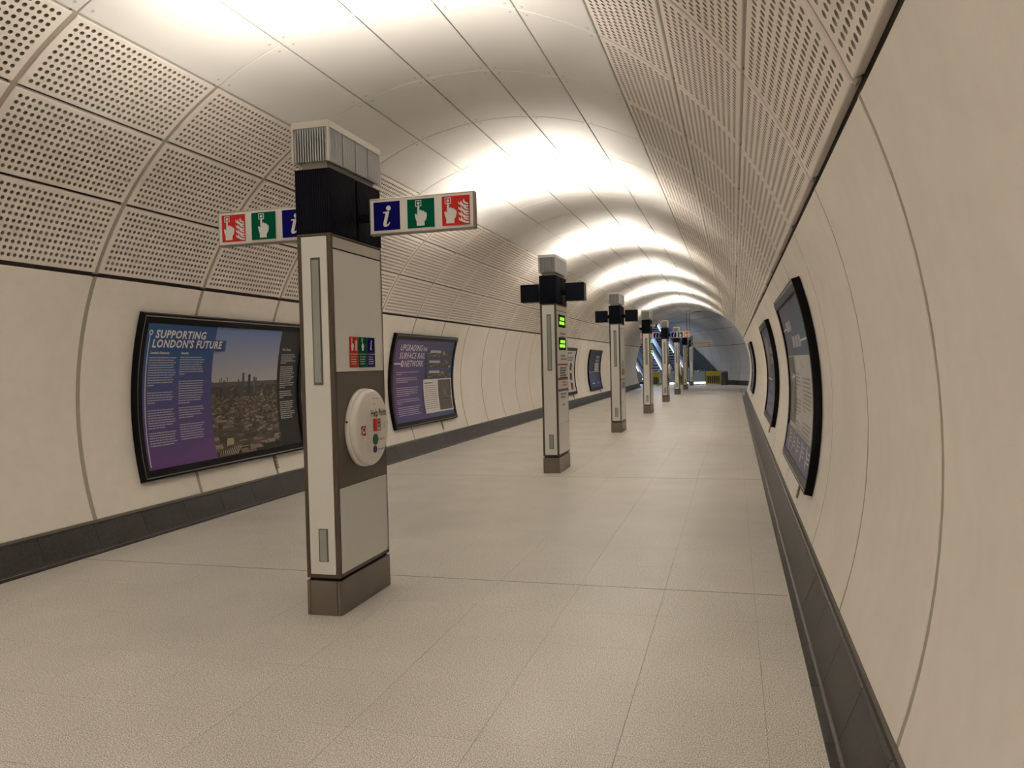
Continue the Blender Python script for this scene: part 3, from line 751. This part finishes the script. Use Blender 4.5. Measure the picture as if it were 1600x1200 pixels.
def art_future(A, w_, h_):
    A.rect(0, 0, w_, h_, (.012, .012, .014))
    split = w_*.372; ph = w_*.83
    skyline(A, split-.0, 0, ph, h_)
    blue, pur = (.015, .10, .26), (.12, .05, .20)
    grad(A, 0, 0, split, h_, pur, (.11, .05, .18), (.02, .07, .22), blue)
    A.poly([(0, .16), (.5, .07), (split, .28), (split, 0), (0, 0)], (.125, .052, .20)); A.poly([(.25, h_*.62), (split, h_*.75), (split, h_), (.4, h_)], (.022, .075, .235))
    A.rect(.20, h_-.285, 1.31, h_-.155, (.02, .06, .20))
    A.word('SUPPORTING', .13, h_-.148, .118, W_, shear=.12, bold=.0036, space=1.12, fit=.80)
    A.word("LONDON'S FUTURE", .10, h_-.250, .118, W_, shear=.12, bold=.0036, space=1.12, fit=1.14)
    A.line((.035, .03), (.05, h_-.12), .010, W_); A.disc(.058, h_-.095, .027, W_, 24); A.disc(.058, h_-.095, .016, blue, 24)
    A.word("London's Recovery", .09, h_-.32, .036, W_, bold=.0008); A.word('Benefits', .56, h_-.32, .036, W_, bold=.0008)
    A.textlines(.075, h_-.355, .42, 36, .0265, .011, (.42, .40, .48), seed=1, gaps=(12, 13, 19, 20, 29), ragged=.15)
    A.textlines(.545, h_-.35, .42, 35, .0265, .011, (.42, .40, .48), seed=2, gaps=(8, 9, 20, 26, 27), ragged=.15)
    A.word('Next Steps', ph+.06, h_-.26, .045, W_); A.textlines(ph+.05, h_-.31, .36, 32, .0275, .012, (.50, .49, .48), seed=9, gaps=(5, 17, 22), ragged=.3)
def art_network(A, w_, h_):
    pur, blu = (.10, .045, .17), (.025, .07, .20)
    grad(A, 0, 0, w_, h_, pur, (.03, .09, .22), (.02, .05, .15), (.10, .05, .17)); A.poly([(0, 0), (w_*.55, 0), (w_*.32, h_*.3), (0, h_*.12)], (.075, .05, .19))
    A.word('UPGRADING', .24, h_-.205, .165, W_, shear=.12, bold=.0008, space=1.08, fit=1.02); A.word('THE', 1.30, h_-.205, .10, W_, shear=.12, bold=.0015, fit=.21)
    A.word('SURFACE RAIL', .24, h_-.355, .165, W_, shear=.12, bold=.0008, space=1.08, fit=1.20); A.word('NETWORK', .50, h_-.505, .165, W_, shear=.12, bold=.0008, space=1.08, fit=.88)
    A.rect(0, h_-.462, .34, h_-.438, W_); A.disc(.39, h_-.45, .06, W_, 24); A.disc(.39, h_-.45, .030, pur, 24)
    A.textlines(.16, h_-.60, 1.05, 23, .036, .014, (.50, .45, .55), seed=4, gaps=(2, 6, 7, 13, 17), ragged=.12)
    rd = random.Random(8); px0, px1 = w_*.50, w_*.94
    for r_ in range(4):          # strip photographs of trains and works
        y = h_-.14-.205*(r_+1); x = px0+rd.uniform(-.02, .12); A.rect(x, y, px1+.05, y+.16, (.045, .045, .05)); z = A.n+1; A.n = z
        for i in range(26):
            a = rd.uniform(x, px1); b_ = rd.uniform(y, y+.12); A.rect(a, b_, a+rd.uniform(.03, .14), b_+rd.uniform(.01, .05), rd.choice([(.12, .10, .09), (.25, .13, .10), (.02, .02, .02), (.10, .12, .16), (.3, .28, .27)]), z)
        A.rect(x+.18, y+.11, x+.75, y+.16, (.5, .48, .46)); A.line((x+.1, y+.02), (x+.9, y+.12), .012, (.2, .17, .16))
    A.rect(w_*.47, .09, w_*.99, h_*.50, W_)
    A.textlines(w_*.49, h_*.46, w_*.16, 1, .05, .025, (.08, .07, .08), seed=3); A.textlines(w_*.49, h_*.42, w_*.22, 12, .041, .011, (.25, .23, .24), seed=12, ragged=.1)
    X0, X1, Y0_, Y1 = w_*.73, w_*.975, .12, h_*.485
    A.rect(X0, Y0_, X1, Y1, (.07, .055, .05)); z = A.n+1; A.n = z; cx_ = (X0+X1)/2
    for i in range(12):
        a = pi*i/11; A.line((cx_+.05*cos(a), Y0_+.26+.05*sin(a)), (cx_+.36*cos(a), Y0_+.26+.36*sin(a)), .014, rd.choice([(.22, .19, .18), (.14, .11, .10)]), z)
    for i in range(5): A.line((X0+.02, Y0_+.03+.04*i), (X1-.02, Y0_+.03+.04*i), .010, (.17, .14, .13), z)
def art_white(A, w_, h_):
    A.rect(0, 0, w_, h_, (.62, .58, .56)); K = (.06, .055, .06)
    A.textlines(w_*.52, h_-.05, w_*.25, 1, .1, .07, (.2, .19, .2), seed=3); A.textlines(w_*.52, h_-.23, w_*.42, 2, .09, .06, (.22, .21, .22), seed=5)
    for k, y in enumerate((.95, .58, .22)):
        for x in (w_*.1, w_*.4, w_*.7): A.poly([(x, y-.12), (x+.35, y-.17), (x+.42, y+.10), (x+.05, y+.14)], (.03+.03*k, .03, .03)); A.rect(x+.4, y-.02, x+.5, y+.02, (.4, .1, .1))
def art_navy(A, w_, h_):
    A.rect(0, 0, w_, h_, (.022, .026, .05)); rd = random.Random(2)
    A.rect(0, 0, w_, h_*.44, (.035, .06, .14)); A.rect(0, h_*.44, w_, h_*.453, W_); z = A.n+1; A.n = z
    for i in range(50):
        A.rect(*(lambda a, b_: (a, b_, a+rd.uniform(.03, .2), b_+rd.uniform(.01, .05)))(rd.uniform(0, w_*.45), rd.uniform(h_*.47, h_*.9)), rd.choice([(.05, .06, .09), (.02, .02, .03), (.09, .10, .13)]), z)
    A.rect(w_*.5, h_*.46, w_*.86, h_*.70, (.55, .52, .48)); A.textlines(w_*.55, h_*.9, w_*.35, 2, .16, .10, (.4, .34, .5), seed=7)
    A.textlines(w_*.12, h_*.38, w_*.6, 9, .05, .018, (.12, .19, .33), seed=8); A.rect(w_*.25, .17, w_*.4, .21, W_); A.rect(w_*.7, .14, w_*.78, .26, (.4, .3, .45))
def art_tunnels(A, w_, h_):
    A.rect(0, 0, w_, h_, (.60, .58, .56))
    grad(A, 0, h_-.52, w_, h_, (.10, .055, .12), (.03, .10, .18), (.035, .07, .14), (.075, .05, .12)); A.poly([(w_*.2, h_-.52), (w_*.5, h_-.52), (w_*.8, h_), (w_*.55, h_)], (.04, .06, .13))
    A.textlines(w_*.20, h_-.17, w_*.26, 1, .1, .10, (.42, .42, .45), seed=2, ragged=.02); A.textlines(w_*.36, h_-.33, w_*.36, 1, .1, .11, (.42, .42, .45), seed=3, ragged=.02)
    A.poly([(0, h_-.24), (w_*.2, h_-.225), (w_*.2, h_-.245), (0, h_-.25)], W_); A.poly([(w_*.72, h_-.38), (w_, h_-.37), (w_, h_-.39), (w_*.72, h_-.395)], W_)
    A.rect(0, h_*.20, w_*.30, h_*.655, (.085, .068, .055)); A.line((w_*.02, h_*.62), (w_*.27, h_*.40), .02, (.2, .18, .16)); A.line((w_*.05, h_*.64), (w_*.28, h_*.52), .012, (.15, .13, .11))
    A.poly([(w_*.10, h_*.25), (w_*.22, h_*.24), (w_*.25, h_*.50), (w_*.12, h_*.52)], (.13, .11, .095)); A.rect(w_*.14, h_*.27, w_*.20, h_*.275, (.4, .38, .36)); A.rect(w_*.14, h_*.27, w_*.148, h_*.42, (.4, .38, .36))
    A.line((w_*.585, h_*.14), (w_*.60, h_-.52), .008, (.1, .1, .1))
    A.word('The', w_*.36, h_*.60, .07, (.1, .1, .1)); A.textlines(w_*.345, h_*.55, w_*.21, 22, .037, .015, (.22, .2, .19), seed=6, gaps=(5, 6, 12, 18), ragged=.15)
    A.word('Line', w_*.66, h_*.585, .07, (.1, .1, .1)); A.textlines(w_*.64, h_*.53, w_*.31, 21, .037, .015, (.22, .2, .19), seed=16, gaps=(9, 10, 17), ragged=.15)
    grad(A, 0, 0, w_, h_*.17, (.085, .055, .14), (.03, .06, .16), (.03, .06, .17), (.08, .05, .13))
    z = A.n+1; A.n = z
    for i in range(5):
        x = w_*(.14+.18*i); A.poly([(x-.02, .14), (x+.06, .04), (x+.13, .14), (x+.07, .24), (x+.02, .22), (x+.085, .14), (x+.06, .07), (x+.02, .12)], W_, z)
        for q in (.11, .15, .19): A.rect(x+.14, q, x+.32, q+.010, W_, z)
def art_purple(A, w_, h_):
    grad(A, 0, 0, w_, h_, (.035, .04, .12), (.04, .05, .16), (.05, .05, .12), (.06, .05, .11))
    A.rect(w_*.08, h_*.42, w_*.55, h_*.9, (.14, .12, .11)); A.poly([(w_*.1, h_*.45), (w_*.4, h_*.6), (w_*.5, h_*.88), (w_*.2, h_*.8)], (.24, .22, .20)); A.rect(w_*.06, h_*.40, w_*.56, h_*.42, W_)
    A.textlines(w_*.62, h_*.78, w_*.3, 2, .16, .11, (.30, .28, .36), seed=4); A.textlines(w_*.1, h_*.36, w_*.8, 14, .04, .014, (.22, .25, .4), seed=6, gaps=(4, 9))
frame_poster(-1, 6.60, 3.15, -13.3, 17.5, art_future, 'large blue and purple city poster headed SUPPORTING LONDON\'S FUTURE, left wall', bracket=8.985)
frame_poster(-1, 12.72, 3.18, -13.4, 17.3, art_network, 'purple poster headed UPGRADING THE SURFACE RAIL NETWORK behind the nearest column', bracket=15.05)
frame_poster(-1, 26.2, 3.15, -14.2, 16.5, art_white, 'white poster with dark pictures just right of the second column', bracket=28.7)
frame_poster(-1, 32.3, 3.0, -14.6, 16.2, art_navy, 'dark navy poster with a small white panel, farthest on the left wall', bracket=34.8)
frame_poster(1, 6.56, 2.85, -13.1, 17.8, art_tunnels, 'nearest poster on the right wall, white text sheet with purple-blue bands', bracket=7.46)
frame_poster(1, 12.5, 2.9, -12.3, 17.1, art_purple, 'navy poster with a brown picture, middle one on the right wall', bracket=13.53)
frame_poster(1, 25.0, 3.1, -12.5, 15.9, art_purple, 'farthest poster on the right wall, seen as a thin blue strip', bracket=26.2)

# ================================================================== concourse: escalators, barriers, camera, cabinet
M_step = mat('step_grey', (.50, .56, .66), .45, .1); M_step_d = mat('riser_dark', (.015, .02, .035), .5)
M_bal = mat('balustrade_steel', (.36, .42, .50), .3, .5); M_rail = mat('handrail_rubber', (.008, .008, .011), .5)
M_tube = mat('escalator_light', (.85, .92, 1), .5, emis=4)
NSTEP = 46; RISE = .2; RUN = RISE/math.tan(INC)
def escalator(lc, label):
    root = empty('escalator', loc(lc, 6.4), PH); tag(root, label, 'escalator', 'escalators side by side at the far end')
    # local frame: x to the right, y up the run
    st = B(); rs = B()
    for i in range(NSTEP):
        y = .6+i*RUN; z = i*RISE+.02
        st.box(-.5, .5, y, y+RUN, z+RISE-.03, z+RISE); rs.box(-.5, .5, y+.004, y+.03, z, z+RISE-.03)
    st.obj('step_treads', M_step, root)['kind'] = 'stuff'; rs.obj('step_risers', M_step_d, root)['kind'] = 'stuff'
    B().box(-.55, .55, -1.6, .6, 0, .02).obj('landing_plate', M_step, root)
    L_ = NSTEP*RUN; hgt = NSTEP*RISE
    for sx in (-1, 1):
        x0, x1 = sorted((sx*.53, sx*.80))
        def slab(name, xa, xb, za, zb, mt, ys=-1.3):
            pts = [(ys, za), (.7, za), (.7+L_, za+hgt), (.7+L_, zb+hgt), (.7, zb), (ys, zb)]
            return B().add([(xa, y, z) for y, z in pts]+[(xb, y, z) for y, z in pts], [(i, (i+1) % 6, 6+(i+1) % 6, 6+i) for i in range(6)]+[(0, 5, 4, 1), (1, 4, 3, 2), (6, 7, 10, 11), (7, 8, 9, 10)]).obj(name, mt, root)
        slab('skirt', x0, x1, 0, .32, M_shaft); xm = sx*.60
        slab('balustrade', xm-.02, xm+.02, .32, .92, M_bal)
        slab('handrail', xm-.045, xm+.045, .92, 1.0, M_rail, -1.5)
        slab('light_strip', sx*.53-(.0 if sx < 0 else .02), sx*.53+(.02 if sx < 0 else .0), .30, .35, M_tube) if sx > 0 else None
        slab('cladding', sx*.62, sx*.83, .32, .50, M_bal) 
        B().tube((xm, -1.5, .55), (xm, -1.42, .55), .44, 20).obj('newel', M_bal, root)
escalator(-1.4, 'leftmost of the three blue-lit escalators')
escalator(.35, 'middle one of the three blue-lit escalators')
escalator(2.02, 'rightmost of the three blue-lit escalators, beside the dark side wall')
# dark triangular side wall to the right of the escalators
b = B()
pts = [(3.5, 0.0), (3.5, .98), (9.5, 3.4), (9.5, .0)]
P_ = [loc(2.84, s, z) for s, z in pts]+[loc(3.0, s, z) for s, z in pts]
b.add(P_, [(0, 1, 2, 3), (7, 6, 5, 4)]+[(i, 4+i, 4+(i+1) % 4, (i+1) % 4) for i in range(4)])
b.obj('side_cladding', mat('clad_dark', (.018, .025, .027), .6), wf)
def barrier(p, rz, wd, label, hh=.88):
    root = empty('yellow_barrier', p, rz); tag(root, label, 'barrier', 'yellow barriers by the escalators'); M_y = mat('barrier_yellow', (.60, .52, .04), .5)
    b = B(); b.box(-wd/2, wd/2, -.02, .02, hh-.05, hh); b.box(-wd/2, wd/2, -.02, .02, .06, .11); b.box(-wd/2, -wd/2+.05, -.02, .02, 0, hh); b.box(wd/2-.05, wd/2, -.02, .02, 0, hh); b.obj('frame', M_y, root)
    me = B().box(-.012, .012, -.012, .012, .1, hh-.3).mesh('bar', M_y); n = int(wd/.11)
    for i in range(1, n): o = link('bar', me, root); o.location = (-wd/2+wd*i/n, 0, 0)
    B().box(-wd/2+.03, wd/2-.03, -.03, .03, hh-.32, hh-.04).obj('notice_board', mat('board_yellow', (.52, .45, .03), .5), root)
    for x in (-wd/2+.1, wd/2-.1): B().box(x-.03, x+.03, -.22, .22, 0, .03).obj('foot', M_y, root)
    B().box(-wd/2, wd/2, .03, .05, .1, hh-.3).obj('back_sheet', mat('board_dark', (.03, .03, .028), .6), root)
fx = lambda u, y: 2.5753+(u-1146.1)/1239.2*y*1.03
barrier((fx(1117, 52.9), 52.9, 0), .1, .95, 'wide yellow barred barrier to the right of the farthest column')
barrier((fx(1032, 52.6), 52.6, 0), .35, .62, 'yellow and orange barrier between the fourth and fifth columns')
barrier((fx(998, 51.5), 51.5, 0), .35, .45, 'small dark-yellow barrier against the end of the left wall', .62)
barrier((fx(1067.5, 53.0), 53.0, 0), .35, .5, 'yellow barrier showing between the sixth and seventh columns')
o = B().box(-.28, .28, -.012, .012, 0, .62); q = empty('glass_screen', (fx(1096, 53.6), 53.6, 0), .15); tag(q, 'low pale glass screen with a glowing foot left of the wide barrier', 'screen')
B().box(-.42, .42, -.02, .02, .16, .85).obj('pane', mat('screen_pane', (.42, .48, .56), .15, coat=.5), q)
B().box(-.45, .45, -.035, .035, .07, .16).obj('light_foot', M_tube, q); B().box(-.44, .44, -.03, .03, 0, .07).obj('plinth', M_bal, q)
q = empty('glass_screen', (fx(1055, 53.2), 53.2, 0), .15); tag(q, 'small glowing screen foot between the fifth and sixth columns', 'screen')
B().box(-.2, .2, -.02, .02, .16, .8).obj('pane', MATS['screen_pane'], q); B().box(-.24, .24, -.035, .035, .07, .16).obj('light_foot', M_tube, q); B().box(-.24, .24, -.03, .03, 0, .07).obj('plinth', M_bal, q)
q = empty('litter_bin', (fx(1133, 51.7), 51.7, 0)); tag(q, 'dark round cabinet standing right of the wide yellow barrier', 'bin')
B().tube((0, 0, 0), (0, 0, .8), .21, 18).obj('body', mat('cabinet_grey', (.07, .065, .06), .5), q); B().tube((0, 0, .8), (0, 0, .88), .21, 18, .16).obj('lid', mat('cabinet_lid', (.11, .10, .095), .5), q)
q = empty('wall_socket', tuple(loc(2.98, 3.2, .75))); tag(q, 'small dark box low on the far right wall', 'box')
B().box(-.09, .02, -.14, .14, -.17, .17).obj('case', M_black, q); B().box(-.1, -.09, -.1, .1, -.1, .1).obj('cover', MATS['cabinet_lid'], q)
# dome camera hanging from the left of the vault and dangling rods
px = Vector((-1.95, 41.0, 3.36)); q = empty('dome_camera', px); tag(q, 'small dark dome camera high on the left wall before the escalators', 'camera')
B().box(-.12, .1, -.04, .04, .03, .09).obj('arm', M_cap, q); B().tube((0, 0, -.02), (0, 0, .1), .14, 14).obj('collar', M_cap, q)
B().tube((0, 0, -.02), (0, 0, -.14), .13, 14, .07).obj('dome', M_gloss, q)
